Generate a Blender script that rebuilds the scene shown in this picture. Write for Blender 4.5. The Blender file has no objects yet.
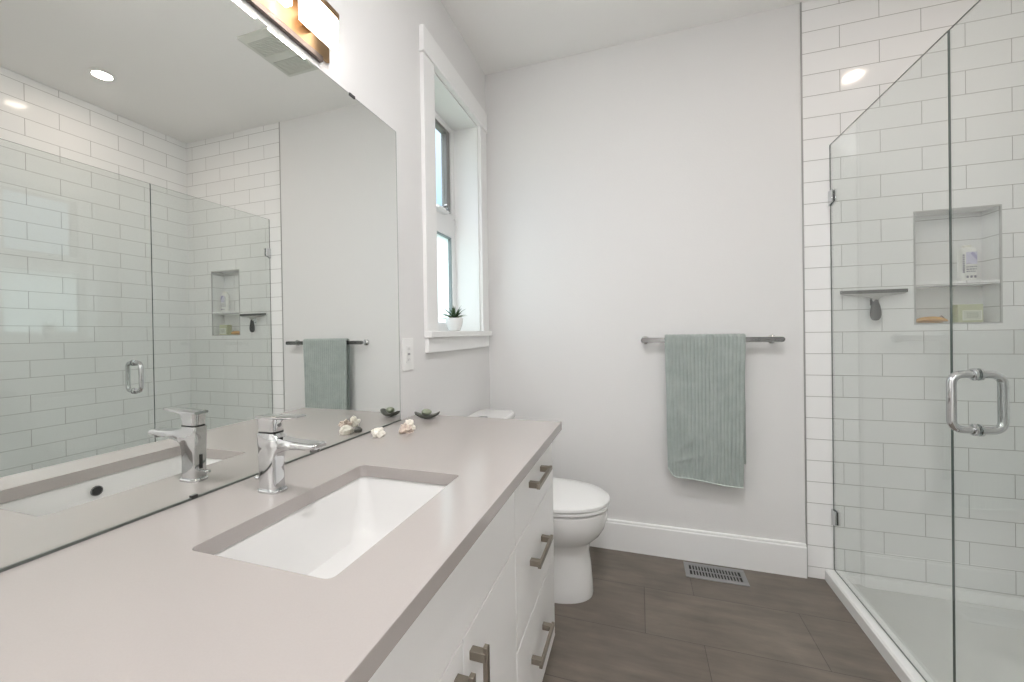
import bpy, bmesh, math, random
from mathutils import Vector, Matrix, noise
random.seed(7)
C = bpy.context.scene.collection
SC = bpy.context.scene
PI = math.pi

# ------------------------------------------------------------------ camera
CX, CZ = 0.8515, 1.1939
YAW, PITCH, ROLL = 0.3203, -0.0055, -0.0150
FWD = Vector((-math.sin(YAW)*math.cos(PITCH), math.cos(YAW)*math.cos(PITCH), math.sin(PITCH)))
RT = Vector((math.cos(YAW), math.sin(YAW), 0))
UP = RT.cross(FWD)
R2 = RT*math.cos(ROLL) + UP*math.sin(ROLL)
U2 = -RT*math.sin(ROLL) + UP*math.cos(ROLL)
cam = bpy.data.cameras.new('camera')
cam.sensor_fit = 'HORIZONTAL'; cam.sensor_width = 36.0
cam.lens = 406.237/1024*36.0
cam.shift_x = (512-503.12)/1024
cam.shift_y = -(341-334.80)/1024
cam.clip_start = 0.02; cam.clip_end = 200
co = bpy.data.objects.new('camera', cam); C.objects.link(co)
co.matrix_world = Matrix(((R2.x, U2.x, -FWD.x, CX), (R2.y, U2.y, -FWD.y, 0.0), (R2.z, U2.z, -FWD.z, CZ), (0, 0, 0, 1)))
SC.camera = co

# ------------------------------------------------------------------ world: soft bright sky, brighter overhead
W = bpy.data.worlds.new('sky'); SC.world = W; W.use_nodes = True
nt = W.node_tree; nt.nodes.clear()
wo = nt.nodes.new('ShaderNodeOutputWorld'); bg = nt.nodes.new('ShaderNodeBackground')
tc = nt.nodes.new('ShaderNodeTexCoord'); sx = nt.nodes.new('ShaderNodeSeparateXYZ')
cr = nt.nodes.new('ShaderNodeValToRGB')
cr.color_ramp.elements[0].position = 0.0; cr.color_ramp.elements[0].color = (0.10, 0.12, 0.10, 1)
cr.color_ramp.elements[1].position = 1.0; cr.color_ramp.elements[1].color = (1.0, 1.0, 1.0, 1)
for pos, col in ((0.04, (0.11, 0.125, 0.135, 1)), (0.30, (0.065, 0.105, 0.14, 1)), (0.55, (0.16, 0.19, 0.22, 1)), (0.8, (0.8, 0.85, 0.9, 1))):
    e = cr.color_ramp.elements.new(pos); e.color = col
nt.links.new(tc.outputs['Generated'], sx.inputs[0]); nt.links.new(sx.outputs['Z'], cr.inputs[0])
nt.links.new(cr.outputs[0], bg.inputs['Color']); bg.inputs['Strength'].default_value = 8.0
nt.links.new(bg.outputs[0], wo.inputs[0])

SC.view_settings.view_transform = 'Standard'; SC.view_settings.look = 'None'
SC.view_settings.gamma = 1.0; SC.view_settings.use_curve_mapping = False
SC.view_settings.exposure = 0.37
SC.cycles.max_bounces = 14; SC.cycles.diffuse_bounces = 7; SC.cycles.glossy_bounces = 8
SC.cycles.transparent_max_bounces = 24; SC.cycles.transmission_bounces = 8
SC.cycles.sample_clamp_indirect = 6.0

# lamp levels
L_VANITY = 40.0        # frosted glass blocks, emission strength
L_SHOWER = 1.7        # shower downlight, W
L_ROOM_FILL = 9.0         # added fill downlights out of view, W each
L_HALL_FILL = 54.0         # added fill lamp in the unseen hallway behind the camera, W

# ------------------------------------------------------------------ measured room
H = 2.743
YB, XT, XG, XR = 2.298, 1.6065, 1.7156, 2.5665
ZC, XC, YE = 0.871, 0.588, 1.449
TP, TW, JO = 0.10178, 0.3031, 0.1462
YS = 0.774            # near end wall of the shower
YN = -1.15            # wall behind the camera

# ------------------------------------------------------------------ helpers
def area(name, loc, rot, sx_, sy_, power, col=(1, 1, 1), parent=None, shape='RECTANGLE'):
    l = bpy.data.lights.new(name, 'AREA'); l.shape = shape; l.size = sx_
    if shape in ('RECTANGLE', 'ELLIPSE'): l.size_y = sy_
    l.energy = power; l.color = col
    o = bpy.data.objects.new(name, l); C.objects.link(o)
    o.location = Vector(loc) - (Vector(parent.location) if parent else Vector()); o.rotation_euler = rot
    if parent: o.parent = parent
    return o

def box(bm, x0, x1, y0, y1, z0, z1):
    vs = [bm.verts.new(p) for p in ((x0,y0,z0),(x1,y0,z0),(x1,y1,z0),(x0,y1,z0),(x0,y0,z1),(x1,y0,z1),(x1,y1,z1),(x0,y1,z1))]
    for f in ((0,3,2,1),(4,5,6,7),(0,1,5,4),(1,2,6,5),(2,3,7,6),(3,0,4,7)):
        bm.faces.new([vs[i] for i in f])
    return vs

def NB(*boxes):
    bm = bmesh.new()
    for b in boxes: box(bm, *b)
    return bm

def loft(bm, rings, cap0=True, cap1=True, closed=True):
    rv = [[bm.verts.new(p) for p in r] for r in rings]
    n = len(rv[0])
    for a, b in zip(rv[:-1], rv[1:]):
        for i in range(n if closed else n-1):
            j = (i+1) % n
            bm.faces.new((a[i], a[j], b[j], b[i]))
    if cap0: bm.faces.new(list(reversed(rv[0])))
    if cap1: bm.faces.new(rv[-1])
    return rv

def lathe(bm, prof, center, n=32, axis='Z'):
    c = Vector(center); rings = []
    for r, h in prof:
        ring = []
        for i in range(n):
            a = 2*PI*i/n
            if axis == 'Z': p = Vector((r*math.cos(a), r*math.sin(a), h))
            elif axis == 'X': p = Vector((h, r*math.cos(a), r*math.sin(a)))
            else: p = Vector((r*math.sin(a), h, r*math.cos(a)))
            ring.append(c+p)
        rings.append(ring)
    loft(bm, rings)

def tube(bm, pts, r, n=14, closed=False):
    pts = [Vector(p) for p in pts]; m = len(pts); rings = []
    ref = None
    for i, p in enumerate(pts):
        a = pts[(i-1) % m] if (closed or i > 0) else pts[i]
        b = pts[(i+1) % m] if (closed or i < m-1) else pts[i]
        t = (b-a).normalized()
        if ref is None:
            ref = Vector((0,0,1)) if abs(t.z) < .9 else Vector((1,0,0))
        u = (ref - t*ref.dot(t)).normalized(); ref = u; v = t.cross(u)
        rr = r[i] if isinstance(r, (list, tuple)) else r
        rings.append([p + (u*math.cos(2*PI*k/n) + v*math.sin(2*PI*k/n))*rr for k in range(n)])
    if closed:
        rings.append(rings[0]); rv = [[bm.verts.new(q) for q in rg] for rg in rings[:-1]]; rv.append(rv[0])
        for a, b in zip(rv[:-1], rv[1:]):
            for i in range(n):
                j = (i+1) % n; bm.faces.new((a[i], a[j], b[j], b[i]))
    else: loft(bm, rings)

def rrect(x0, x1, y0, y1, r, z, n=6):
    out = []
    for cx, cy, a0 in ((x1-r, y1-r, 0), (x0+r, y1-r, PI/2), (x0+r, y0+r, PI), (x1-r, y0+r, 1.5*PI)):
        for k in range(n+1):
            a = a0 + PI/2*k/n
            out.append((cx+r*math.cos(a), cy+r*math.sin(a), z))
    return out

def prism_y(bm, poly, y0, y1):
    """poly of (x, z) extruded along y"""
    loft(bm, [[(x, y0, z) for x, z in poly], [(x, y1, z) for x, z in poly]])

def obj(name, bm, mat, parent=None, bevel=0, smooth=False, seg=2, sub=0):
    bmesh.ops.recalc_face_normals(bm, faces=bm.faces[:])
    me = bpy.data.meshes.new(name)
    if parent is not None:
        q = parent; off = Vector()
        while q is not None: off += q.location; q = q.parent
        bmesh.ops.translate(bm, verts=bm.verts[:], vec=-off)
    bm.to_mesh(me); bm.free()
    o = bpy.data.objects.new(name, me); C.objects.link(o)
    for m in (mat if isinstance(mat, (list, tuple)) else [mat]): me.materials.append(m)
    if parent is not None: o.parent = parent
    if bevel:
        b = o.modifiers.new('bevel', 'BEVEL'); b.width = bevel; b.segments = seg; b.limit_method = 'ANGLE'; b.angle_limit = math.radians(40)
        b.harden_normals = False
    if sub:
        s = o.modifiers.new('sub', 'SUBSURF'); s.levels = sub; s.render_levels = sub
    if smooth or bevel or sub:
        for p in me.polygons: p.use_smooth = True
        if not sub:
            try:
                me.set_sharp_from_angle(angle=math.radians(35))
            except Exception: pass
    return o

def thing(name, loc, label=None, cat=None, group=None):
    o = bpy.data.objects.new(name, None); C.objects.link(o); o.location = loc; o.empty_display_size = .05
    if label: o['label'] = label; o['category'] = cat
    if group: o['group'] = group
    return o

def tag(o, label, cat, group=None):
    o['label'] = label; o['category'] = cat
    if group: o['group'] = group
    return o

def struct(name, bm, mat, **k):
    o = obj(name, bm, mat, **k); o['kind'] = 'structure'; return o

# ------------------------------------------------------------------ materials
def new(name):
    m = bpy.data.materials.new(name); m.use_nodes = True
    n = m.node_tree; b = n.nodes['Principled BSDF']
    return m, n, b

def pmat(name, col, rough=.5, metal=0.0, spec=.5, coat=0, noise_amt=0, noise_scale=8, bump=0, bump_scale=200, emis=None, estr=0, trans=0, sss=0):
    m, n, b = new(name)
    b.inputs['Base Color'].default_value = (*col, 1); b.inputs['Roughness'].default_value = rough
    b.inputs['Metallic'].default_value = metal; b.inputs['Specular IOR Level'].default_value = spec
    b.inputs['Coat Weight'].default_value = coat
    if sss:
        b.inputs['Subsurface Weight'].default_value = sss; b.inputs['Subsurface Scale'].default_value = .01
    geo = n.nodes.new('ShaderNodeNewGeometry')
    nz = n.nodes.new('ShaderNodeTexNoise'); nz.inputs['Scale'].default_value = noise_scale; nz.inputs['Detail'].default_value = 4
    n.links.new(geo.outputs['Position'], nz.inputs['Vector'])
    if noise_amt:
        mx = n.nodes.new('ShaderNodeMix'); mx.data_type = 'RGBA'
        mx.inputs[6].default_value = (*[c*(1-noise_amt) for c in col], 1); mx.inputs[7].default_value = (*[min(1, c*(1+noise_amt)) for c in col], 1)
        n.links.new(nz.outputs['Fac'], mx.inputs[0]); n.links.new(mx.outputs[2], b.inputs['Base Color'])
    if bump:
        n2 = n.nodes.new('ShaderNodeTexNoise'); n2.inputs['Scale'].default_value = bump_scale; n2.inputs['Detail'].default_value = 3
        n.links.new(geo.outputs['Position'], n2.inputs['Vector'])
        bp = n.nodes.new('ShaderNodeBump'); bp.inputs['Strength'].default_value = 1; bp.inputs['Distance'].default_value = bump
        n.links.new(n2.outputs['Fac'], bp.inputs['Height']); n.links.new(bp.outputs[0], b.inputs['Normal'])
    if emis:
        b.inputs['Emission Color'].default_value = (*emis, 1); b.inputs['Emission Strength'].default_value = estr
    return m

def mathn(n, op, a, b=None):
    x = n.nodes.new('ShaderNodeMath'); x.operation = op
    for i, v in enumerate((a, b)):
        if v is None: continue
        if isinstance(v, (int, float)): x.inputs[i].default_value = v
        else: n.links.new(v, x.inputs[i])
    return x.outputs[0]

def tile_mat():
    """glossy white 3:1 wall tile in running bond, laid from the ceiling down (world coordinates)"""
    m, n, b = new('white_subway_tile')
    geo = n.nodes.new('ShaderNodeNewGeometry')
    sp = n.nodes.new('ShaderNodeSeparateXYZ'); n.links.new(geo.outputs['Position'], sp.inputs[0])
    sn = n.nodes.new('ShaderNodeSeparateXYZ'); n.links.new(geo.outputs['True Normal'], sn.inputs[0])
    isx = mathn(n, 'GREATER_THAN', mathn(n, 'ABSOLUTE', sn.outputs['X']), .5)
    ua = mathn(n, 'MULTIPLY', mathn(n, 'SUBTRACT', sp.outputs['X'], 1.609 - 20*.2975), TW/.2975)
    ub = mathn(n, 'SUBTRACT', sp.outputs['Y'], YB - JO - 2.5*TW - 20*TW)
    u = mathn(n, 'ADD', mathn(n, 'MULTIPLY', ua, mathn(n, 'SUBTRACT', 1.0, isx)), mathn(n, 'MULTIPLY', ub, isx))
    v = mathn(n, 'ADD', sp.outputs['Z'], -(H-.425*TP) + 40*TP)
    cv = n.nodes.new('ShaderNodeCombineXYZ'); n.links.new(u, cv.inputs[0]); n.links.new(v, cv.inputs[1])
    br = n.nodes.new('ShaderNodeTexBrick'); br.offset = .5; br.offset_frequency = 2; br.squash = 1
    br.inputs['Scale'].default_value = 1; br.inputs['Brick Width'].default_value = TW; br.inputs['Row Height'].default_value = TP
    br.inputs['Mortar Size'].default_value = .0013; br.inputs['Mortar Smooth'].default_value = .15; br.inputs['Bias'].default_value = 0
    br.inputs['Color1'].default_value = (.86, .86, .855, 1); br.inputs['Color2'].default_value = (.875, .875, .87, 1)
    br.inputs['Mortar'].default_value = (.36, .35, .335, 1)
    n.links.new(cv.outputs[0], br.inputs['Vector']); n.links.new(br.outputs['Color'], b.inputs['Base Color'])
    rg = mathn(n, 'ADD', mathn(n, 'MULTIPLY', br.outputs['Fac'], .6), .09)
    n.links.new(rg, b.inputs['Roughness'])
    nz = n.nodes.new('ShaderNodeTexNoise'); nz.inputs['Scale'].default_value = 9; nz.inputs['Detail'].default_value = 1
    n.links.new(geo.outputs['Position'], nz.inputs['Vector'])
    hgt = mathn(n, 'ADD', mathn(n, 'MULTIPLY', br.outputs['Fac'], -.0012), mathn(n, 'MULTIPLY', nz.outputs['Fac'], .0012))
    bp = n.nodes.new('ShaderNodeBump'); bp.inputs['Distance'].default_value = 1; bp.inputs['Strength'].default_value = .6
    n.links.new(hgt, bp.inputs['Height']); n.links.new(bp.outputs[0], b.inputs['Normal'])
    return m

def floor_mat():
    m, n, b = new('grey_brown_floor_tile')
    geo = n.nodes.new('ShaderNodeNewGeometry')
    mp = n.nodes.new('ShaderNodeMapping'); mp.inputs['Location'].default_value = (-.865+.61*10, -1.685+.3045*11, 0)
    n.links.new(geo.outputs['Position'], mp.inputs['Vector'])
    br = n.nodes.new('ShaderNodeTexBrick'); br.offset = .655; br.offset_frequency = 2
    br.inputs['Scale'].default_value = 1; br.inputs['Brick Width'].default_value = .61; br.inputs['Row Height'].default_value = .3045
    br.inputs['Mortar Size'].default_value = .0012; br.inputs['Mortar Smooth'].default_value = .1
    br.inputs['Color1'].default_value = (.150, .126, .104, 1); br.inputs['Color2'].default_value = (.170, .144, .119, 1)
    br.inputs['Mortar'].default_value = (.060, .050, .044, 1)
    n.links.new(mp.outputs[0], br.inputs['Vector'])
    # long streaks and cloudy patches
    m2 = n.nodes.new('ShaderNodeMapping'); m2.inputs['Scale'].default_value = (2.0, 11, 1); n.links.new(geo.outputs['Position'], m2.inputs['Vector'])
    nz = n.nodes.new('ShaderNodeTexNoise'); nz.inputs['Scale'].default_value = 2.0; nz.inputs['Detail'].default_value = 8; nz.inputs['Roughness'].default_value = .65
    n.links.new(m2.outputs[0], nz.inputs['Vector'])
    n3 = n.nodes.new('ShaderNodeTexNoise'); n3.inputs['Scale'].default_value = 4.0; n3.inputs['Detail'].default_value = 6; n3.inputs['Distortion'].default_value = .8
    n.links.new(geo.outputs['Position'], n3.inputs['Vector'])
    f = mathn(n, 'ADD', mathn(n, 'MULTIPLY', nz.outputs['Fac'], 1.1), mathn(n, 'MULTIPLY', n3.outputs['Fac'], .75))
    f2 = mathn(n, 'ADD', f, .12)
    mx = n.nodes.new('ShaderNodeMix'); mx.data_type = 'RGBA'; mx.blend_type = 'MULTIPLY'; mx.inputs[0].default_value = 1
    n.links.new(br.outputs['Color'], mx.inputs[6]); n.links.new(f2, mx.inputs[7]); n.links.new(mx.outputs[2], b.inputs['Base Color'])
    b.inputs['Roughness'].default_value = .42
    n.links.new(mathn(n, 'ADD', mathn(n, 'MULTIPLY', nz.outputs['Fac'], .2), .32), b.inputs['Roughness'])
    bp = n.nodes.new('ShaderNodeBump'); bp.inputs['Distance'].default_value = 1; bp.inputs['Strength'].default_value = .5
    n.links.new(mathn(n, 'ADD', mathn(n, 'MULTIPLY', br.outputs['Fac'], -.001), mathn(n, 'MULTIPLY', nz.outputs['Fac'], .0006)), bp.inputs['Height'])
    n.links.new(bp.outputs[0], b.inputs['Normal'])
    return m

def glass_mat(name, tint, ior=1.5):
    """straight-through clear pane with Fresnel reflection on both faces"""
    m = bpy.data.materials.new(name); m.use_nodes = True; n = m.node_tree; n.nodes.clear()
    out = n.nodes.new('ShaderNodeOutputMaterial'); tr = n.nodes.new('ShaderNodeBsdfTransparent'); gl = n.nodes.new('ShaderNodeBsdfGlossy')
    tr.inputs[0].default_value = (*tint, 1); gl.inputs['Roughness'].default_value = 0.0; gl.inputs['Color'].default_value = (1, 1, 1, 1)
    geo = n.nodes.new('ShaderNodeNewGeometry')
    i = mathn(n, 'ADD', mathn(n, 'MULTIPLY', geo.outputs['Backfacing'], 1/ior - ior), ior)
    fr = n.nodes.new('ShaderNodeFresnel'); n.links.new(i, fr.inputs['IOR'])
    mx = n.nodes.new('ShaderNodeMixShader')
    n.links.new(fr.outputs[0], mx.inputs[0]); n.links.new(tr.outputs[0], mx.inputs[1]); n.links.new(gl.outputs[0], mx.inputs[2])
    n.links.new(mx.outputs[0], out.inputs[0])
    return m

def frosted_mat():
    m = bpy.data.materials.new('obscure_glass'); m.use_nodes = True; n = m.node_tree; n.nodes.clear()
    out = n.nodes.new('ShaderNodeOutputMaterial'); tl = n.nodes.new('ShaderNodeBsdfTranslucent'); gl = n.nodes.new('ShaderNodeBsdfGlossy'); tr = n.nodes.new('ShaderNodeBsdfTransparent')
    tl.inputs[0].default_value = (.96, 1, 1, 1); gl.inputs['Roughness'].default_value = .15
    a = n.nodes.new('ShaderNodeMixShader'); a.inputs[0].default_value = .05
    n.links.new(tl.outputs[0], a.inputs[1]); n.links.new(gl.outputs[0], a.inputs[2]); n.links.new(a.outputs[0], out.inputs[0])
    return m

def towel_mat():
    m, n, b = new('sage_green_terry')
    geo = n.nodes.new('ShaderNodeNewGeometry')
    nz = n.nodes.new('ShaderNodeTexNoise'); nz.inputs['Scale'].default_value = 22; nz.inputs['Detail'].default_value = 6; n.links.new(geo.outputs['Position'], nz.inputs['Vector'])
    n2 = n.nodes.new('ShaderNodeTexNoise'); n2.inputs['Scale'].default_value = 700; n.links.new(geo.outputs['Position'], n2.inputs['Vector'])
    mx = n.nodes.new('ShaderNodeMix'); mx.data_type = 'RGBA'
    mx.inputs[6].default_value = (.30, .345, .325, 1); mx.inputs[7].default_value = (.46, .51, .485, 1)
    n.links.new(nz.outputs['Fac'], mx.inputs[0]); n.links.new(mx.outputs[2], b.inputs['Base Color'])
    b.inputs['Roughness'].default_value = .95; b.inputs['Sheen Weight'].default_value = .35; b.inputs['Specular IOR Level'].default_value = .1
    bp = n.nodes.new('ShaderNodeBump'); bp.inputs['Distance'].default_value = .002; n.links.new(n2.outputs['Fac'], bp.inputs['Height']); n.links.new(bp.outputs[0], b.inputs['Normal'])
    return m

M_wall = pmat('pale_grey_wall_paint', (.755, .75, .745), .62, spec=.25, bump=.0004, bump_scale=120)
M_ceil = pmat('white_ceiling_paint', (.87, .86, .845), .8, spec=.15, bump=.0005, bump_scale=90)
M_trim = pmat('white_trim_paint', (.84, .84, .835), .35, spec=.4)
M_cab = pmat('white_cabinet_lacquer', (.85, .845, .84), .28, spec=.45)
M_quartz = pmat('pale_grey_quartz', (.392, .361, .345), .13, spec=.5, noise_amt=.03, noise_scale=420)
M_quartz_side = M_quartz
M_cer = pmat('white_glazed_ceramic', (.79, .785, .775), .07, spec=.55)
M_acr = pmat('white_acrylic', (.87, .87, .86), .22, spec=.5)
M_chrome = pmat('polished_chrome', (.64, .65, .66), .05, metal=1)
M_bar = pmat('chrome_bar', (.27, .27, .27), .16, metal=1)
M_nickel = pmat('brushed_nickel', (.33, .295, .25), .34, metal=1, noise_amt=.08, noise_scale=60)
M_alu = pmat('satin_aluminium_edge', (.42, .42, .41), .35, metal=.8)
M_regis = pmat('grey_metal_register', (.33, .33, .33), .4, metal=.7)
M_dark = pmat('painted_void_shade', (.015, .015, .015), .6)  # near-black colour painted in for the shade inside holes, slots and gaps
M_bronze = pmat('warm_bronze_plate', (.34, .23, .13), .35, metal=1)
M_bronzed = pmat('dark_bronze_edge', (.16, .13, .115), .4, metal=.8)
M_tile = tile_mat()
M_floor = floor_mat()
M_mirror = pmat('silvered_mirror', (.885, .90, .88), .0, metal=1)
M_mirror_edge = pmat('dark_mirror_edge', (.10, .11, .10), .4)
M_glass = glass_mat('clear_shower_glass', (.944, .960, .953))
M_wglass = glass_mat('clear_window_glass', (.97, .98, .98))
M_gedge = pmat('dark_green_glass_edge', (.075, .10, .09), .12, spec=.6)
M_frost = frosted_mat()
M_vinyl = pmat('white_vinyl', (.80, .80, .80), .35)
M_sash = pmat('grey_sash', (.22, .215, .21), .5)
M_gasket = pmat('blue_grey_gasket', (.25, .29, .30), .4)
M_towel = towel_mat()
M_glow = pmat('glowing_frosted_glass', (.9, .88, .84), .3, emis=(1.0, .975, .97), estr=L_VANITY)
M_glow_soft = pmat('softly_glowing_glass_side', (.9, .88, .84), .3, emis=(1.0, .93, .85), estr=5.0)
M_lens = pmat('downlight_lens', (.9, .9, .88), .3, emis=(1.0, .90, .78), estr=14)
M_plastic = pmat('white_plastic', (.82, .82, .81), .3)
M_fan = pmat('off_white_fan_plastic', (.62, .63, .58), .45)
M_fanin = pmat('fan_grille_recess', (.50, .51, .48), .6)

# ------------------------------------------------------------------ the setting
struct('floor', NB((-.02, XR+.12, YN-.1, YB+.12, -.06, 0)), M_floor)
struct('ceiling', NB((-.2, XR+.12, YN-.1, YB+.12, H, H+.08)), M_ceil)
# left wall with window opening
WY0, WY1, WZ0, WZ1 = 1.608, 2.162, 1.205, 2.374
struct('wall_left', NB((-.2, 0, YN-.1, WY0, 0, H), (-.2, 0, WY1, YB+.12, 0, H), (-.2, 0, WY0, WY1, 0, WZ0-.03), (-.2, 0, WY0, WY1, WZ1, H)), M_wall)
struct('wall_back', NB((0, XT, YB, YB+.12, 0, H)), M_wall)
# tiled back wall of the shower with the niche
NX0, NX1, NZ0, NZ1, ND = 2.026, 2.313, 1.206, 1.701, .10
struct('wall_back_tiled', NB((XT, NX0, YB, YB+.12, 0, H), (NX1, XR, YB, YB+.12, 0, H), (NX0, NX1, YB, YB+.12, 0, NZ0), (NX0, NX1, YB, YB+.12, NZ1, H), (NX0, NX1, YB+ND, YB+.12, NZ0, NZ1)), M_tile)
struct('wall_right', NB((XR, XR+.12, YN-.1, YB+.12, 0, H)), M_tile)
struct('wall_near_shower', NB((XG-.055, XR, YN, YS-.008, 0, H)), M_wall)
struct('wall_near_shower_tiled', NB((XG-.055, XR, YS-.008, YS, 0, H)), M_tile)
# wall behind the camera with a doorway
DX0, DX1, DZ = 1.04, 1.59, 2.04
struct('wall_front', NB((0, DX0, YN-.1, YN, 0, H), (DX1, XG-.055, YN-.1, YN, 0, H), (DX0, DX1, YN-.1, YN, DZ, H)), M_wall)
struct('wall_hall', NB((DX0-.6, DX1+.6, YN-1.6, YN-1.5, 0, H), (DX0-.7, DX0-.6, YN-1.6, YN-.1, 0, H), (DX1+.6, DX1+.7, YN-1.6, YN-.1, 0, H)), M_wall)
struct('ceiling_hall', NB((DX0-.7, DX1+.7, YN-1.6, YN-.1, H, H+.08)), M_ceil)
struct('floor_hall', NB((DX0-.7, DX1+.7, YN-1.6, YN-.1, -.06, 0)), M_floor)
struct('trim_1', NB((DX0-.085, DX0, YN, YN+.018, 0, DZ), (DX1, DX1+.07, YN, YN+.018, 0, DZ), (DX0-.10, DX1+.07, YN, YN+.022, DZ, DZ+.11)), M_trim, bevel=.002)
struct('trim_2', NB((XT-.0035, XT+.0035, YB-.0025, YB+.002, 0, H)), M_alu)      # metal edge where tile meets paint
e = .004
struct('trim_3', NB((NX0-e, NX0+.002, YB-.002, YB+.004, NZ0-e, NZ1+e), (NX1-.002, NX1+e, YB-.002, YB+.004, NZ0-e, NZ1+e),
                    (NX0, NX1, YB-.002, YB+.004, NZ0-e, NZ0+.002), (NX0, NX1, YB-.002, YB+.004, NZ1-.002, NZ1+e)), pmat('light_metal_niche_edge', (.52, .52, .51), .4, metal=.5))
# baseboards: flat board with a stepped cap
def base_prof(bm, x0, x1):
    pts = [(0, 0), (-.016, 0), (-.016, .143), (-.0145, .1465), (-.0115, .148), (-.0115, .155), (-.009, .159), (-.004, .1605), (0, .1605)]
    loft(bm, [[(x0, YB+p, z) for p, z in pts], [(x1, YB+p, z) for p, z in pts]])
bm = bmesh.new(); base_prof(bm, 0.016, XT-.0035); struct('baseboard_back', bm, M_trim)
bm = bmesh.new()
pts = [(0, 0), (.016, 0), (.016, .132), (.0105, .142), (.0105, .152), (.003, .1605), (0, .1605)]
loft(bm, [[(p, 1.43, z) for p, z in pts], [(p, YB, z) for p, z in pts]]); struct('baseboard_left', bm, M_trim)

# ------------------------------------------------------------------ window
win = thing('window_1', (0, (WY0+WY1)/2, WZ0)); win['kind'] = 'structure'
# jamb liner in the wall thickness
obj('jamb_liner', NB((-.20, 0.0, WY0-.0, WY0+.012, WZ0, WZ1), (-.20, 0.0, WY1-.012, WY1, WZ0, WZ1), (-.20, 0.0, WY0+.012, WY1-.012, WZ1-.012, WZ1)), M_trim, win)
CO0, CO1 = 1.514, 2.254
obj('casing', NB((0, .018, CO0, WY0+.002, WZ0, 2.372), (0, .018, WY1-.002, CO1, WZ0, 2.372)), M_trim, win, bevel=.0015)
obj('head_casing', NB((0, .022, CO0-.004, CO1+.004, 2.380, 2.483), (0, .025, CO0-.010, CO1+.008, 2.370, 2.380)), M_trim, win, bevel=.0015)
obj('window_sill', NB((-.145, 0, WY0, WY1, WZ0-.03, WZ0), (0, .038, 1.512, CO1-.002, WZ0-.028, WZ0)), M_trim, win, bevel=.003)
obj('apron', NB((0, .018, CO0+.006, CO1-.008, 1.113, WZ0-.028)), M_trim, win, bevel=.0015)
FX0, FX1 = -.19, -.143
LY0, LY1, LZ0, LZ1 = 1.672, 2.108, 1.252, 1.736
UY0, UY1, UZ0, UZ1 = 1.680, 2.100, 1.866, 2.330
# white vinyl frame with two openings
obj('window_frame', NB((FX0, FX1, WY0+.012, UY0-.008, WZ0, WZ1-.012), (FX0, FX1, LY1, WY1-.012, WZ0, WZ1-.012),
    (FX0, FX1, UY0-.008, LY1, WZ0, LZ0), (FX0, FX1, UY0-.008, LY1, LZ1, UZ0), (FX0, FX1, UY0-.008, LY1, UZ1, WZ1-.012)), M_vinyl, win, bevel=.002)
o = obj('sash', NB((-.182, -.150, UY1-.038, UY1+.002, UZ0, UZ1), (-.182, -.150, UY0-.006, UY0+.008, UZ0, UZ1), (-.182, -.150, UY0+.008, UY1-.038, UZ0, UZ0+.01), (-.182, -.150, UY0+.008, UY1-.038, UZ1-.018, UZ1)), M_sash, win)
obj('gasket', NB((-.178, -.150, LY1-.008, LY1, LZ0, LZ1), (-.178, -.150, LY0, LY1-.008, LZ1-.006, LZ1)), M_gasket, win)
o = obj('lower_pane', NB((-.170, -.166, LY0, LY1-.008, LZ0, LZ1-.006)), M_frost, win); o['label'] = 'frosted lower pane'
o = obj('upper_pane', NB((-.168, -.164, UY0+.008, UY1-.038, UZ0+.01, UZ1-.018)), M_wglass, win); o['label'] = 'clear upper pane'
# awning operator: base, knuckle and folding crank
bm = bmesh.new()
loft(bm, [rrect(-.143, -.118, 1.895, 2.005, .010, 1.838), rrect(-.143, -.108, 1.885, 2.015, .012, 1.848), rrect(-.143, -.120, 1.895, 2.005, .010, 1.864)])
cr_ = obj('crank_housing', bm, M_plastic, win, bevel=.002)
bm = bmesh.new(); tube(bm, [(-.118, 1.975, 1.852), (-.098, 1.972, 1.858), (-.090, 1.955, 1.862), (-.088, 1.925, 1.858), (-.088, 1.905, 1.852)], .005)
tube(bm, [(-.088, 1.905, 1.852), (-.072, 1.903, 1.850)], .008)
obj('crank_handle', bm, M_bar, cr_, smooth=True)
bm = bmesh.new(); tube(bm, [(-.143, 2.128, 1.845), (-.132, 2.13, 1.848), (-.126, 2.131, 1.835), (-.122, 2.131, 1.79)], .0045); tube(bm, [(-.143, 2.128, 1.875), (-.135, 2.129, 1.875), (-.125, 2.130, 1.845)], .0035)
obj('sash_lock', bm, M_plastic, win, smooth=True)

# ------------------------------------------------------------------ shower base, glass screen, hardware
XO = 1.6777
sb = thing('shower_tray', ((XO+XR)/2, (YS+YB)/2, 0), 'low white acrylic shower tray with raised curb behind the glass screen', 'shower tray')
bm = bmesh.new()
x0, x1, y0, y1 = XO, XR-.001, YS+.001, YB-.001
def rr(ix0, ix1, iy0, iy1, r, z): return rrect(ix0, ix1, iy0, iy1, r, z, 5)
rings = [rr(x0, x1, y0, y1, .004, 0.0), rr(x0, x1, y0, y1, .004, .046), rr(x0+.006, x1-.001, y0+.001, y1-.001, .004, .053),
         rr(x0+.060, x1-.022, y0+.022, y1-.022, .020, .053), rr(x0+.074, x1-.030, y0+.030, y1-.030, .030, .042),
         rr(x0+.084, x1-.045, y0+.045, y1-.045, .040, .016), rr(x0+.11, x1-.09, y0+.09, y1-.09, .05, .010), rr(x0+.40, x1-.40, y0+.60, y1-.60, .02, .005)]
loft(bm, rings); obj('pan', bm, M_acr, sb, smooth=True)
bm = bmesh.new(); lathe(bm, [(.0, .0035), (.045, .0035), (.05, .006), (.05, .0095), (.046, .011), (.0, .011)], (2.12, 1.536, .0), 32)
obj('drain_cover', bm, M_chrome, sb, smooth=True)

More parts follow.
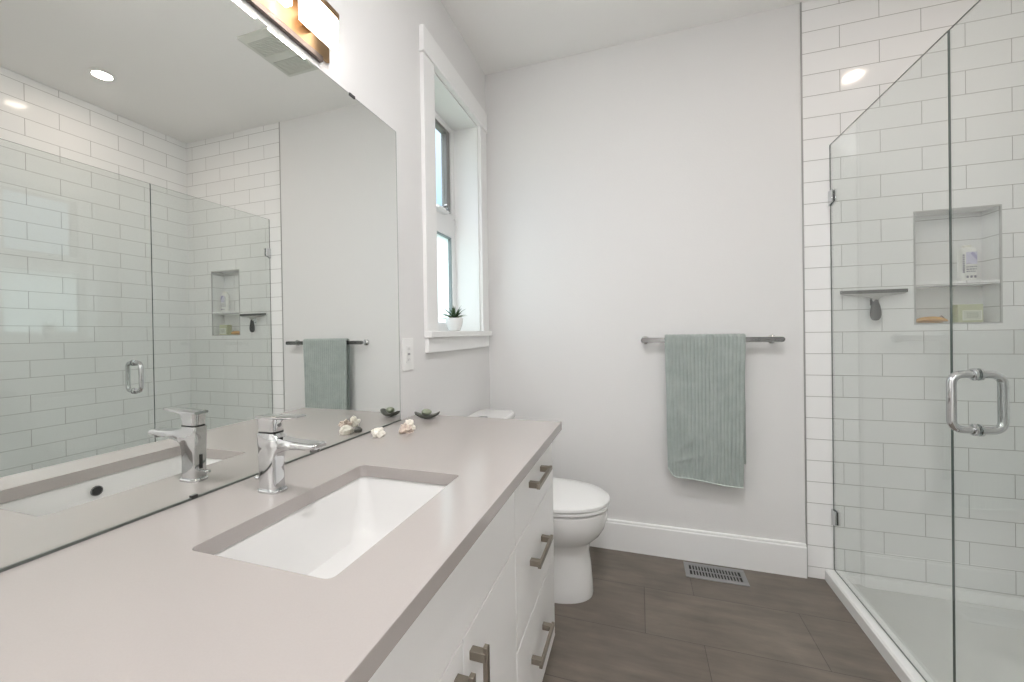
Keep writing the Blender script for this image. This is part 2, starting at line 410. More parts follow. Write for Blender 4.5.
GZ0, GZ1, GX0, GX1 = .0545, 2.0483, XG-.0025, XG+.0025
YSEAM = 1.5293
def pane(name, y0, y1, z0, z1, parent):
    bm = NB((GX0, GX1, y0, y1, z0, z1)); bm.faces.ensure_lookup_table()
    o = obj(name, bm, [M_glass, M_gedge], parent)
    for p in o.data.polygons:
        if abs(p.normal.x) < .5: p.material_index = 1
    return o
gs = thing('shower_screen', (XG, (YSEAM+YB)/2, GZ0), 'fixed clear glass shower panel clipped to the tiled back wall', 'shower screen')
pane('glass_pane', YSEAM+.001, YB-.003, GZ0, GZ1, gs)
for zz, dz in ((1.798, .034), (.302, .038)):
    bm = bmesh.new()   # chamfered clamp: leaves on both sides of the glass, foot on the wall
    for s in (-1, 1):
        xa, xb = sorted((XG+s*.0032, XG+s*.009))
        loft(bm, [[(xa, YB-.0005, zz-dz), (xa, YB-.040, zz-dz+.014), (xa, YB-.040, zz+dz), (xa, YB-.0005, zz+dz)],
                  [(xb, YB-.0005, zz-dz), (xb, YB-.040, zz-dz+.014), (xb, YB-.040, zz+dz), (xb, YB-.0005, zz+dz)]])
    box(bm, XG-.009, XG+.009, YB-.0027, YB-.0005, zz-dz, zz+dz)
    obj('wall_clamp', bm, M_chrome, gs, bevel=.001)
gd = thing('shower_door', (XG, YSEAM, GZ0+.008), 'frameless clear glass shower door with a chrome pull handle', 'shower door')
DY0 = .80
pane('glass_pane', DY0, YSEAM-.001, GZ0+.010, GZ1, gd)
HY, HZ0, HZ1, HR = 1.438, .912, 1.062, .0105
def loop_half(s):
    out = []; w = .0530; r = .024
    x = lambda d: XG+s*d
    pts = [(.003, HZ1)]
    for k in range(9):
        a = PI/2*k/8; pts.append((w-r+r*math.sin(a), HZ1-r+r*math.cos(a)))
    for k in range(9):
        a = PI/2*k/8; pts.append((w-r+r*math.cos(a), HZ0+r-r*math.sin(a)))
    pts.append((.003, HZ0))
    return [(x(d), HY, z) for d, z in pts]
dh = thing('handle', (0, 0, 0)); dh.parent = gd; dh.location = Vector((XG, HY, .987)) - Vector(gd.location)
bpy.data.objects.remove(dh)
bm = bmesh.new()
for s in (-1, 1):
    tube(bm, loop_half(s), HR, 18)
dh = obj('pull_handle', bm, M_chrome, gd, smooth=True); dh['label'] = 'chrome back-to-back pull handle'
for zz in (HZ0, HZ1):
    for s in (-1, 1):
        bm = bmesh.new(); lathe(bm, [(.011, s*.0034), (.0165, s*.0034), (.0165, s*.009), (.0135, s*.0105), (.0112, s*.0105)], (XG, HY, zz), 28, 'X')
        obj('collar', bm, M_chrome, dh, smooth=True)
for zz in (.35, 1.75):
    bm = NB((XG-.013, XG-.0052, YS+.03, YS+.085, zz-.045, zz+.045), (XG+.0052, XG+.013, YS+.03, YS+.085, zz-.045, zz+.045), (XG-.013, XG+.013, YS+.001, YS+.024, zz-.045, zz+.045))
    obj('hinge', bm, M_chrome, gd, bevel=.002)

# niche shelf and what stands in the niche
tag(obj('niche_shelf', NB((NX0+.001, NX1-.001, YB+.002, YB+ND-.001, 1.372, 1.389)), M_tile, bevel=.001), 'thin white shelf dividing the recessed wall niche', 'shelf')

def textlines(bm, x0, x1, z0, z1, rows, y, d=.0004, seed=1):
    rn = random.Random(seed); hh = (z1-z0)/rows
    for r in range(rows):
        z = z1-(r+.5)*hh; x = x0
        while x < x1-.004:
            w = rn.uniform(.003, .009); w = min(w, x1-x)
            box(bm, x, x+w, y-d, y, z-hh*.22, z+hh*.22); x += w+.0018
bt = thing('lotion_bottle', (2.229, YB+.045, 1.389), 'white plastic bottle with a lilac label on the niche shelf', 'bottle')
bm = bmesh.new(); by = YB+.045; bx = 2.229
def ov(a, b, z, n=28):   # rounded-rectangle-ish oval
    return [(bx+a*math.copysign(abs(math.cos(2*PI*k/n))**.55, math.cos(2*PI*k/n)), by+b*math.copysign(abs(math.sin(2*PI*k/n))**.75, math.sin(2*PI*k/n)), z) for k in range(n)]
loft(bm, [ov(.025, .016, 1.3892), ov(.0275, .0185, 1.393), ov(.028, .019, 1.45), ov(.028, .019, 1.522), ov(.026, .017, 1.531), ov(.018, .012, 1.537)])
obj('bottle_body', bm, pmat('white_bottle_plastic', (.83, .83, .80), .35), bt, smooth=True)
bm = bmesh.new(); loft(bm, [ov(.015, .011, 1.5372), ov(.015, .011, 1.545), ov(.013, .009, 1.547)]); obj('cap', bm, pmat('cream_cap', (.78, .77, .70), .4), bt, smooth=True)
lb = obj('label_panel', NB((bx-.013, bx+.024, by-.0198, by-.0192, 1.462, 1.515)), pmat('lilac_label', (.64, .63, .76), .5), bt); lb['label'] = 'lilac square label'
bm = bmesh.new(); loft(bm, [[(bx+.002, by-.0202, 1.508), (bx+.014, by-.0202, 1.490), (bx+.023, by-.0202, 1.478), (bx+.023, by-.0202, 1.498), (bx+.009, by-.0202, 1.516)], [(bx+.002, by-.0199, 1.508), (bx+.014, by-.0199, 1.490), (bx+.023, by-.0199, 1.478), (bx+.023, by-.0199, 1.498), (bx+.009, by-.0199, 1.516)]])
obj('violet_mark', bm, pmat('violet_print', (.38, .36, .56), .5), bt)
bm = bmesh.new()
for k in range(9): box(bm, bx-.0245, bx-.0175, by-.0198, by-.0192, 1.425+k*.0092, 1.425+k*.0092+.0065)
textlines(bm, bx-.012, bx+.022, 1.425, 1.455, 3, by-.0194, seed=4)
for k in range(3): box(bm, bx-.012+k*.013, bx-.005+k*.013, by-.0198, by-.0192, 1.402, 1.412)
textlines(bm, bx-.011, bx+.002, 1.4625, 1.468, 1, by-.0199, seed=9)
obj('printed_text', bm, pmat('grey_print', (.28, .28, .33), .6), bt)

bxo = thing('soap_box', (2.215, YB+.05, NZ0+.001), 'pale green soap box with a framed white label, under the niche shelf', 'box')
z0 = NZ0+.001
obj('carton', NB((2.186, 2.270, YB+.022, YB+.062, z0, z0+.080)), pmat('pale_green_card', (.50, .52, .35), .6, noise_amt=.18, noise_scale=45), bxo, bevel=.002)
yy = YB+.0215
obj('label_panel', NB((2.200, 2.265, yy-.0004, yy+.0006, z0+.010, z0+.054)), pmat('soft_white_label', (.62, .64, .55), .6), bxo)
obj('label_frame', NB((2.200, 2.265, yy-.0009, yy-.0004, z0+.010, z0+.0125), (2.200, 2.265, yy-.0009, yy-.0004, z0+.0515, z0+.054), (2.200, 2.2025, yy-.0009, yy-.0004, z0+.0125, z0+.0515), (2.2625, 2.265, yy-.0009, yy-.0004, z0+.0125, z0+.0515)), pmat('cream_border', (.80, .81, .72), .6), bxo)
bm = bmesh.new(); textlines(bm, 2.214, 2.253, z0+.020, z0+.045, 3, yy-.0005, seed=3); obj('printed_text', bm, pmat('olive_print', (.33, .36, .27), .6), bxo)

wb = thing('wooden_brush', (2.09, YB+.035, NZ0), 'tan wooden scrub brush lying on the niche floor', 'brush')
bm = bmesh.new(); rings = []
for k in range(15):
    t = k/14; x = 2.042+.116*t; hgt = .0215*(math.sin(PI*min(1, max(0, t*1.02)))**.45)+.001; wd = .020*(math.sin(PI*t)**.4)+.003
    rings.append([(x, YB+.035+wd*math.cos(a)*1.0, NZ0+.008+hgt*.5+hgt*.55*math.sin(a)) for a in [2*PI*i/16 for i in range(16)]])
loft(bm, rings); obj('brush_body', bm, pmat('tan_wood', (.66, .38, .13), .5, noise_amt=.12, noise_scale=60), wb, smooth=True)
bm = bmesh.new()
for i in range(14):
    for j in range(4):
        lathe(bm, [(.0014, 0), (.0012, .010)], (2.054+i*.006, YB+.022+j*.0085, NZ0+.0005), 6)
obj('bristles', bm, pmat('pale_bristle', (.5, .32, .14), .8), wb)
bm = bmesh.new(); tube(bm, [(2.122, YB+.030, NZ0+.020), (2.131, YB+.028, NZ0+.034), (2.146, YB+.027, NZ0+.016)], .0022, 8); obj('hanging_cord', bm, pmat('brown_cord', (.22, .14, .08), .8), wb, smooth=True)

# squeegee hanging on the tiles
sq = thing('squeegee', (1.864, YB-.02, 1.36), 'dark-bladed squeegee with grey oval grip hanging on the shower tiles', 'squeegee')
yq = YB-.026
sx0, sx1, cxq = 1.741, 1.987, 1.873
obj('rubber_blade', NB((sx0, sx1, yq-.004, yq+.004, 1.346, 1.362)), pmat('dark_rubber', (.05, .052, .05), .5), sq, bevel=.001)
bm = bmesh.new()
poly = [(sx0+.004, 1.346), (sx1-.004, 1.346), (sx1-.012, 1.340), (1.905, 1.333), (cxq+.012, 1.322), (cxq+.010, 1.300), (cxq-.010, 1.300), (cxq-.012, 1.322), (1.825, 1.333), (sx0+.012, 1.340)]
loft(bm, [[(x, yq-.005, z) for x, z in poly], [(x, yq+.005, z) for x, z in poly]])
obj('squeegee_head', bm, pmat('satin_grey_metal', (.42, .42, .40), .35, metal=.7), sq, bevel=.002)
bm = bmesh.new()
loft(bm, [[(cxq-.001+r*math.cos(a), yq+r*.75*math.sin(a), z) for a in [2*PI*i/20 for i in range(20)]] for z, r in ((1.318, .008), (1.305, .012), (1.288, .0165), (1.268, .0195), (1.250, .0200), (1.236, .0180), (1.227, .012), (1.223, .004))])
obj('grip', bm, pmat('charcoal_grip', (.03, .032, .031), .7, spec=.2), sq, smooth=True)
bm = bmesh.new(); box(bm, cxq-.012, cxq+.012, YB-.004, YB-.0003, 1.292, 1.345); tube(bm, [(cxq, YB-.003, 1.335), (cxq, YB-.018, 1.333), (cxq, YB-.0225, 1.337)], .004, 8)
obj('wall_hook', bm, M_chrome, sq)

# ------------------------------------------------------------------ vanity
YV1 = 1.412; YV0 = -.16; XF = .560; CZ1 = ZC-.029
va = thing('vanity_cabinet', (.28, (YV0+YV1)/2, 0), 'white slab-front bathroom vanity cabinet along the mirror wall', 'vanity')
obj('carcass', NB((.001, XF-.020, YV1-.018, YV1, .10, CZ1-.001), (.001, XF-.020, YV0, YV0+.018, .10, CZ1-.001), (.001, XF-.020, YV0+.018, YV1-.018, .10, .118),
                  (XF-.040, XF-.020, YV0+.018, YV1-.018, .655, .685), (XF-.036, XF-.020, YV0+.018, YV1-.018, CZ1-.03, CZ1-.001), (XF-.038, XF-.020, .938, .962, .118, CZ1-.03),
                  (.001, .012, YV0+.018, YV1-.018, .118, CZ1-.001)), M_cab, va)
obj('toe_kick', NB((XF-.085, XF-.067, YV0, YV1, 0, .10), (.001, XF-.085, YV1-.018, YV1, 0, .10), (.001, XF-.085, YV0, YV0+.018, 0, .10)), M_cab, va)
G = .0014
def front(name, y0, y1, z0, z1, label=None):
    o = obj(name, NB((XF-.019, XF, y0+G, y1-G, z0+G, z1-G)), M_cab, va, bevel=.0012)
    return o
def pull(parent, yc, zc, vert=False, L=.172):
    """flat bar pull on two square posts"""
    hb, x1_, bw, pw = L/2, XF+.034, .006, .008
    pc = hb-.018
    if vert: bm = NB((x1_-.009, x1_, yc-bw, yc+bw, zc-hb, zc+hb)); posts = [(yc-pw, yc+pw, zc+s*pc-pw, zc+s*pc+pw) for s in (-1, 1)]
    else: bm = NB((x1_-.009, x1_, yc-hb, yc+hb, zc-bw, zc+bw)); posts = [(yc+s*pc-pw, yc+s*pc+pw, zc-pw, zc+pw) for s in (-1, 1)]
    for p in posts: box(bm, XF+.0002, x1_-.004, *p)
    o = obj('pull_handle', bm, M_nickel, parent, bevel=.001); o['label'] = 'brushed nickel bar pull'
    return o
ZT, Z2, ZBm = .668, .405, .150
YD = .949
YPC = 1.158
d = front('drawer', YD, YV1, ZT, CZ1-.004); pull(d, YPC, .772)
d = front('drawer', YD, YV1, Z2, ZT); pull(d, YPC, .556)
d = front('drawer', YD, YV1, ZBm-.03, Z2); pull(d, YPC, .283)
front('false_front', .322, YD, ZT, CZ1-.004)
d = front('door', .636, YD, ZBm-.03, ZT); pull(d, .668, .553, True)
d = front('door', .322, .636, ZBm-.03, ZT); pull(d, .604, .553, True)
for a, b in ((ZT, CZ1-.004), (Z2, ZT), (ZBm-.03, Z2)):
    d = front('drawer', YV0, .322, a, b); pull(d, .08, (a+b)/2)

# countertop with rounded rectangular cut-out
SX0, SX1, SY0, SY1 = .197, .463, .434, .846
bm = bmesh.new()
o_ring = [bm.verts.new(p) for p in ((.001, -.20, ZC), (XC, -.20, ZC), (XC, YE, ZC), (.001, YE, ZC))]
i_ring = [bm.verts.new(p) for p in rrect(SX0, SX1, SY0, SY1, .013, ZC, 6)]
ed = [bm.edges.new((r[i], r[(i+1) % len(r)])) for r in (o_ring, i_ring) for i in range(len(r))]
bmesh.ops.triangle_fill(bm, use_beauty=True, edges=ed)
ex = bmesh.ops.extrude_face_region(bm, geom=bm.faces[:])
bmesh.ops.translate(bm, verts=[v for v in ex['geom'] if isinstance(v, bmesh.types.BMVert)], vec=(0, 0, -.029))
tag(obj('vanity_countertop', bm, M_quartz, bevel=.0012), 'pale grey quartz countertop with a rectangular sink cut-out', 'countertop')

sk = thing('sink', ((SX0+SX1)/2, (SY0+SY1)/2, .70), 'white rectangular undermount sink basin below the grey countertop', 'sink')
bm = bmesh.new(); t = ZC-.0295; q = .004
rg = [rrect(SX0-.030, SX1+.030, SY0-.030, SY1+.030, .03, t), rrect(SX0-q, SX1+q, SY0-q, SY1+q, .016, t), rrect(SX0-q+.003, SX1+q-.003, SY0-q+.003, SY1+q-.003, .017, t-.006),
      rrect(SX0+.006, SX1-.006, SY0+.008, SY1-.008, .03, t-.05), rrect(SX0+.016, SX1-.016, SY0+.024, SY1-.024, .04, t-.095),
      rrect(SX0+.030, SX1-.030, SY0+.045, SY1-.045, .045, t-.120), rrect(SX0+.055, SX1-.055, SY0+.08, SY1-.08, .045, t-.129), rrect(SX0+.10, SX1-.10, SY0+.17, SY1-.17, .025, t-.133)]
loft(bm, rg, cap0=False, cap1=True)
# outer skin
og = [rrect(SX0-.030, SX1+.030, SY0-.030, SY1+.030, .03, t), rrect(SX0-.030, SX1+.030, SY0-.030, SY1+.030, .03, t-.010), rrect(SX0-.012, SX1+.012, SY0-.012, SY1+.012, .03, t-.014),
      rrect(SX0, SX1, SY0, SY1, .04, t-.10), rrect(SX0+.03, SX1-.03, SY0+.04, SY1-.04, .04, t-.14)]
loft(bm, og, cap0=False, cap1=True)
bmesh.ops.remove_doubles(bm, verts=bm.verts[:], dist=.00001)
obj('basin', bm, pmat('white_basin_ceramic', (.70, .695, .685), .08, spec=.5), sk, smooth=True)
bm = bmesh.new(); lathe(bm, [(.0, 0), (.024, 0), (.024, .003), (.020, .0045), (.0, .0045)], (.33, .64, t-.1335), 28); obj('drain', bm, M_chrome, sk, smooth=True)
bm = bmesh.new(); lathe(bm, [(.0105, .0), (.0125, .0), (.0125, -.0022), (.0105, -.0022)], (.4555, .643, .812), 24, 'X'); ovf = obj('overflow_ring', bm, M_bar, sk, smooth=True)
bm = bmesh.new(); lathe(bm, [(.0, -.0010), (.0106, -.0010), (.0106, -.0026), (.0, -.0026)], (.4555, .643, .812), 24, 'X'); obj('overflow_hole', bm, M_dark, ovf)

# faucet
FY = .652
fc = thing('faucet', (.118, FY, ZC), 'chrome single-lever basin faucet on the grey countertop behind the sink', 'faucet')
bm = bmesh.new(); loft(bm, [rrect(.086, .146, FY-.020, FY+.020, .0185, ZC+.0002, 8), rrect(.086, .146, FY-.020, FY+.020, .0185, ZC+.004, 8), rrect(.088, .144, FY-.018, FY+.018, .017, ZC+.006, 8)])
obj('base_flange', bm, M_chrome, fc, smooth=True)
# body and spout: one flowing casting; half-width varies with x
def cast(poly_fn, ns=13): pass
bm = bmesh.new()
loft(bm, [rrect(.094, .137, FY-.0150, FY+.0150, .005, ZC+.005, 4), rrect(.093, .136, FY-.0150, FY+.0150, .005, .920, 4), rrect(.092, .137, FY-.0150, FY+.0150, .005, .940, 4),
          rrect(.091, .142, FY-.0150, FY+.0150, .005, .954, 4), rrect(.091, .149, FY-.0150, FY+.0150, .005, .963, 4), rrect(.090, .153, FY-.0150, FY+.0150, .005, .974, 4), rrect(.090, .144, FY-.0150, FY+.0150, .005, .984, 4), rrect(.090, .134, FY-.0145, FY+.0145, .005, .993, 4)])
obj('body', bm, M_chrome, fc, smooth=True)
bm = bmesh.new(); rings = []
for x, zc_, hh, w in ((.130, .968, .018, .0145), (.150, .970, .0140, .0150), (.162, .9715, .0105, .0155), (.180, .972, .0085, .0160), (.210, .9725, .0070, .0160), (.234, .973, .0060, .0160), (.241, .9735, .0055, .0155), (.244, .974, .004, .0145)):
    rings.append([(x, FY + w*p, zc_ + hh*q_) for p, q_ in ((-1, -.55), (-.8, -1), (.8, -1), (1, -.55), (1, .55), (.8, 1), (-.8, 1), (-1, .55))])
loft(bm, rings); obj('spout', bm, M_chrome, fc, smooth=True, bevel=.001)
bm = bmesh.new(); lathe(bm, [(.0, 0), (.0095, 0), (.0095, .006), (.0, .006)], (.228, FY, .961), 20); obj('aerator', bm, M_bar, fc, smooth=True)
bm = bmesh.new()
loft(bm, [rrect(.092, .136, FY-.0150, FY+.0150, .009, .9965, 5), rrect(.091, .137, FY-.0150, FY+.0150, .009, 1.010, 5), rrect(.089, .143, FY-.0155, FY+.0155, .007, 1.0235, 5)])
lev = obj('lever_hub', bm, M_chrome, fc, smooth=True)
bm = bmesh.new(); rings = []
for x, z, h_, w in ((.088, 1.0245, .0030, .0155), (.100, 1.0250, .0035, .0160), (.150, 1.0262, .0035, .0158), (.175, 1.0280, .0028, .0152), (.191, 1.0295, .0022, .0145), (.196, 1.030, .0012, .013)):
    rings.append([(x, FY + w*p, z + h_*q_) for p, q_ in ((-1, -.5), (-.85, -1), (.85, -1), (1, -.5), (1, .5), (.85, 1), (-.85, 1), (-1, .5))])
loft(bm, rings); obj('lever', bm, M_chrome, fc, smooth=True)
obj('hub_gap', NB((.0945, .1350, FY-.0125, FY+.0125, .9925, .9970)), M_dark, fc)
bm = bmesh.new(); lathe(bm, [(.0, 0), (.0045, 0), (.0045, .0012), (.0, .0012)], (.1372, FY, 1.010), 16, 'X'); obj('set_screw', bm, M_bar, fc)
obj('rod_slot', NB((.0915, .0935, FY-.003, FY+.003, .898, .930)), M_dark, fc)
bm = bmesh.new(); tube(bm, [(.092, FY, .893), (.074, FY+.001, .893)], .0028, 10); tube(bm, [(.080, FY, .893), (.074, FY, .893), (.068, FY+.001, .894)], [.0028, .0045, .0035], 10)
obj('drain_lever', bm, M_chrome, fc, smooth=True)


for c_ in list(fc.children): c_.location.x += .006
# ------------------------------------------------------------------ mirror
MY1, MZ1 = 1.3175, 1.9475
mi = thing('wall_mirror', (0, .56, ZC), 'large frameless wall mirror above the grey countertop', 'mirror')
MZ0 = ZC+.0045
bm = NB((.001, .006, -.20, MY1, MZ0, MZ1))
o = obj('mirror_glass', bm, [M_mirror, M_mirror_edge], mi)
for p in o.data.polygons:
    if abs(p.normal.x) < .5: p.material_index = 1
obj('mirror_channel', NB((.001, .0085, -.20, MY1, ZC+.0004, MZ0)), M_mirror_edge, mi)
obj('polished_edge', NB((.006, .0064, MY1-.0016, MY1+.0002, MZ0, MZ1), (.006, .0064, -.20, MY1-.0016, MZ1-.0012, MZ1)), pmat('grey_glass_edge', (.22, .24, .23), .3), mi)
obj('clip', NB((.001, .0085, 1.060, 1.085, MZ1-.005, MZ1+.003)), pmat('black_clip', (.03, .03, .03), .4), mi)
obj('clip', NB((.001, .0095, .566, .578, MZ0-.003, MZ0+.004)), pmat('black_clip', (.03, .03, .03), .4), mi)

# vanity light above the mirror
vl = thing('vanity_light', (0, .63, 2.04), 'bronze wall light with glowing frosted glass blocks above the mirror', 'wall light')
LY = (.30, .962)
obj('back_plate', NB((.0012, .010, LY[0], .971, 1.985, 2.112)), M_bronze, vl, bevel=.001)
obj('bottom_rail', NB((.0012, .0135, LY[0]-.002, .942, 1.969, 1.985)), M_bronzed, vl, bevel=.001)
obj('top_rail', NB((.010, .068, LY[0], .946, 2.0765, 2.094)), M_bronze, vl, bevel=.001)
for k in range(4):
    y1_ = .942-.16*k
    gb = obj('glass_block', NB((.046, .0618, y1_-.122, y1_, 1.993, 2.076)), M_glow_soft, vl, bevel=.002)
    obj('diffuser_face', NB((.062, .066, y1_-.122, y1_, 1.993, 2.076)), M_glow, gb, bevel=.0015)
    bm = NB((.010, .046, y1_-.075, y1_-.047, 2.02, 2.05)); obj('block_bracket', bm, M_bronze, gb)

# outlet by the mirror
ou = thing('wall_outlet', (.0, 1.378, 1.115), 'white rectangular outlet plate on the wall right of the mirror', 'outlet')
obj('cover_plate', NB((.0005, .006, 1.341, 1.417, 1.053, 1.178)), M_plastic, ou, bevel=.002)
obj('receptacle', NB((.006, .0085, 1.362, 1.396, 1.082, 1.150)), M_plastic, ou, bevel=.001)
obj('socket_slots', NB(*[(.0084, .0088, 1.3725+a, 1.3745+a, z, z+.009) for a in (0, .011) for z in (1.090, 1.132)], (.0085, .0095, 1.371, 1.387, 1.112, 1.120)), pmat('grey_slots', (.35, .35, .35), .5), ou)

# ------------------------------------------------------------------ things on the counter
def blob(name, cen, rad, mat, parent=None, amp=.25, freq=1.6, seed=0, flat=.0, sub=4, rot=0):
    bm = bmesh.new(); bmesh.ops.create_icosphere(bm, subdivisions=sub, radius=1)
    R = Matrix.Rotation(rot, 3, 'Z')
    for v in bm.verts:
        p = v.co.copy(); k = 1+amp*(noise.noise(p*freq+Vector((seed*7.1, seed*3.3, seed))))+amp*.35*noise.noise(p*freq*3+Vector((seed, 5, seed)))
        p = p*k
        if flat and p.z < -flat: p.z = -flat
        p = Vector((p.x*rad[0], p.y*rad[1], p.z*rad[2])); v.co = R @ p
    zmin = min(v.co.z for v in bm.verts)
    bmesh.ops.translate(bm, verts=bm.verts[:], vec=(cen[0], cen[1], cen[2]-zmin))
    return obj(name, bm, mat, parent, smooth=True)
M_stone = pmat('dark_green_grey_stone', (.085, .09, .075), .35, noise_amt=.5, noise_scale=70)
M_jade = pmat('sage_green_stone', (.27, .30, .22), .35, noise_amt=.25, noise_scale=60)
M_shell = pmat('cream_shell', (.82, .78, .70), .5, noise_amt=.10, noise_scale=70)
M_shell2 = pmat('pinkish_brown_shell', (.60, .50, .43), .5, noise_amt=.35, noise_scale=60)
M_rock = pmat('dark_grey_rock', (.11, .11, .10), .5, noise_amt=.4, noise_scale=60)
# canoe shaped stone dish
bm = bmesh.new(); DCx, DCy, DA = .088, 1.372, .30
ring_o = []
L_, n1, n2 = .049, 33, 9
def dish(u, v):   # u -1..1 along, v angle across -pi..0 (outer)
    w = .023*max(0, (1-abs(u)**3.5))**.5; lift = .015*abs(u)**2.0
    return w, lift
outer = []; inner = []
for i in range(n1):
    u = -1+2*i/(n1-1); w, lift = dish(u, 0); w = max(w, .0015)
    ro = []; 
    for j in range(16):
        a = 2*PI*j/16; yv = w*math.cos(a); zv = math.sin(a)
        z = lift+(.0115 + (.0110 if zv < 0 else .004)*zv*max(0, 1-abs(u)**6)**.5)
        if zv > .3: z -= .003*(1-u*u)
        ro.append(Vector((L_*u, yv, z)))
    outer.append(ro)
Rz = Matrix.Rotation(DA, 3, 'Z')
loft(bm, [[Rz @ p + Vector((DCx, DCy, ZC+.0005)) for p in r] for r in outer])
tag(obj('stone_dish', bm, M_stone, smooth=True), 'dark canoe-shaped stone on the counter near the mirror edge', 'stone')
tag(blob('pebble', (DCx-.002, DCy-.002, ZC+.0140), (.0195, .015, .0115), M_jade, amp=.12, seed=3, rot=.3), 'smooth sage green pebble resting on the dark canoe-shaped stone', 'pebble')
# white shell nearest to the mirror with a dark rock behind it
tag(blob('seashell', (.066, 1.095, ZC+.0003), (.019, .0225, .018), M_shell, amp=.5, freq=1.4, seed=11, flat=.5), 'bright cream ridged shell on the counter closest to the faucet', 'shell')
tag(blob('pebble', (.045, 1.124, ZC+.0003), (.012, .014, .011), M_rock, amp=.2, seed=5, flat=.6), 'dark grey rock seen in the mirror behind the cream shell', 'pebble')
tag(blob('seashell', (.128, 1.160, ZC+.0003), (.017, .018, .019), M_shell2, amp=.75, freq=1.6, seed=23, flat=.5), 'pinkish brown knobbly shell in the pair beside the dark dish', 'shell')
tag(blob('seashell', (.118, 1.195, ZC+.0003), (.016, .015, .021), M_shell, amp=.7, freq=1.6, seed=31, flat=.5), 'pale cream shell behind the pinkish brown one', 'shell')

# ------------------------------------------------------------------ potted succulent on the sill
PX, PY, PZ = -.030, 1.875, WZ0
pp = thing('potted_succulent', (PX, PY, PZ), 'small green spiky succulent in a white bowl pot on the window sill', 'plant')
bm = bmesh.new(); lathe(bm, [(.0, .0005), (.024, .0005), (.030, .004), (.039, .025), (.043, .050), (.0435, .066), (.0405, .066), (.039, .056), (.0, .056)], (PX, PY, PZ), 36)
obj('pot', bm, M_cer, pp, smooth=True)
bm = bmesh.new(); lathe(bm, [(.0, .0562), (.038, .0562), (.036, .060), (.0, .062)], (PX, PY, PZ), 24); obj('soil', bm, pmat('dark_soil', (.05, .04, .03), .9, bump=.002, bump_scale=400), pp)
M_leaf = pmat('deep_green_leaf', (.045, .085, .035), .45, noise_amt=.35, noise_scale=50)
M_leaf2 = pmat('olive_green_leaf', (.16, .22, .09), .5, noise_amt=.25, noise_scale=50)
def leaf(az, el, ln_, w, mat, base=(0, 0)):
    bm = bmesh.new(); rings = []; dirh = Vector((math.cos(az), math.sin(az), 0)); side = Vector((-math.sin(az), math.cos(az), 0))
    for k in range(8):
        t = k/7; e_ = el - .25*t
        p = Vector((PX+base[0], PY+base[1], PZ+.058)) + dirh*(ln_*t*math.cos(e_)) + Vector((0, 0, 1))*(ln_*t*math.sin(e_)+.004)
        ww = w*(1-t**1.6)*(.55+.9*min(t*2, .5))+.0004; th = ww*.38
        nrm = Vector((0, 0, 1))*math.cos(e_) - dirh*math.sin(e_)
        rings.append([p+side*(ww*math.cos(a))+nrm*(th*math.sin(a)) for a in [2*PI*i/8 for i in range(8)]])
    loft(bm, rings); return obj('leaf', bm, mat, pp, smooth=True)
for i in range(9): leaf(i*2*PI/9+.2, .45+.1*(i % 3), .072, .0085, M_leaf if i % 3 else M_leaf2)
for i in range(7): leaf(i*2*PI/7+.5, .95+.08*(i % 2), .078, .0082, M_leaf)
for i in range(4): leaf(i*PI/2+.3, 1.3, .078, .007, M_leaf)
leaf(-2.1, .55, .075, .0075, M_leaf2, (-.004, -.01)); leaf(-2.6, .18, .080, .006, M_leaf2, (-.006, -.012)); leaf(2.3, .75, .066, .011, M_leaf2)

# ------------------------------------------------------------------ toilet
TY = 1.873
to = thing('toilet', (.36, TY, 0), 'white two-piece toilet between the vanity and the back wall', 'toilet')
def egg(xf, xb, b, z, c=.47, n=48, dy=0):
    out = []
    for i in range(n):
        t = 2*PI*i/n; cs, sn = math.cos(t), math.sin(t)
        a = (xf-c) if cs > 0 else (c-xb)
        ex_ = .92 if cs > 0 else .62
        out.append((c+a*math.copysign(abs(cs)**(1.0 if cs > 0 else .8), cs), TY+b*math.copysign(abs(sn)**ex_, sn), z))
    return out
bm = bmesh.new()
loft(bm, [egg(.643, .24, .116, .0), egg(.645, .24, .118, .012), egg(.642, .24, .115, .06), egg(.636, .22, .110, .14), egg(.628, .20, .107, .20), egg(.634, .19, .114, .238), egg(.654, .18, .132, .258),
          egg(.680, .17, .153, .283), egg(.698, .16, .168, .313), egg(.709, .16, .176, .345), egg(.714, .16, .180, .385), egg(.714, .16, .180, .398), egg(.706, .17, .172, .402)])
obj('bowl', bm, M_cer, to, smooth=True)
bm = bmesh.new(); loft(bm, [egg(.714, .235, .176, .4095), egg(.721, .230, .183, .4115), egg(.721, .230, .183, .4205), egg(.716, .235, .178, .4235)]); obj('seat', bm, M_plastic, to, smooth=True)
bm = bmesh.new(); loft(bm, [egg(.716, .232, .178, .4275), egg(.723, .228, .185, .430), egg(.722, .229, .184, .441), egg(.712, .238, .175, .449), egg(.66, .30, .13, .4545), egg(.55, .42, .05, .456)]); obj('lid', bm, M_plastic, to, smooth=True)
bm = bmesh.new(); loft(bm, [rrect(.035, .205, 1.695, 2.055, .03, .404), rrect(.028, .212, 1.680, 2.070, .03, .50), rrect(.022, .216, 1.670, 2.082, .03, .738)]); obj('tank', bm, M_cer, to, smooth=True)
bm = bmesh.new(); loft(bm, [rrect(.018, .222, 1.662, 2.092, .03, .7385), rrect(.016, .226, 1.658, 2.096, .03, .746), rrect(.016, .226, 1.658, 2.096, .03, .764), rrect(.024, .218, 1.666, 2.088, .028, .773)]); obj('tank_lid', bm, M_cer, to, smooth=True)
for s in (-1, 1):
    bm = bmesh.new(); lathe(bm, [(.0, 0), (.016, 0), (.016, .006), (.012, .012), (.0, .014)], (.252, TY+s*.075, .403), 20); obj('seat_hinge', bm, M_plastic, to, smooth=True)
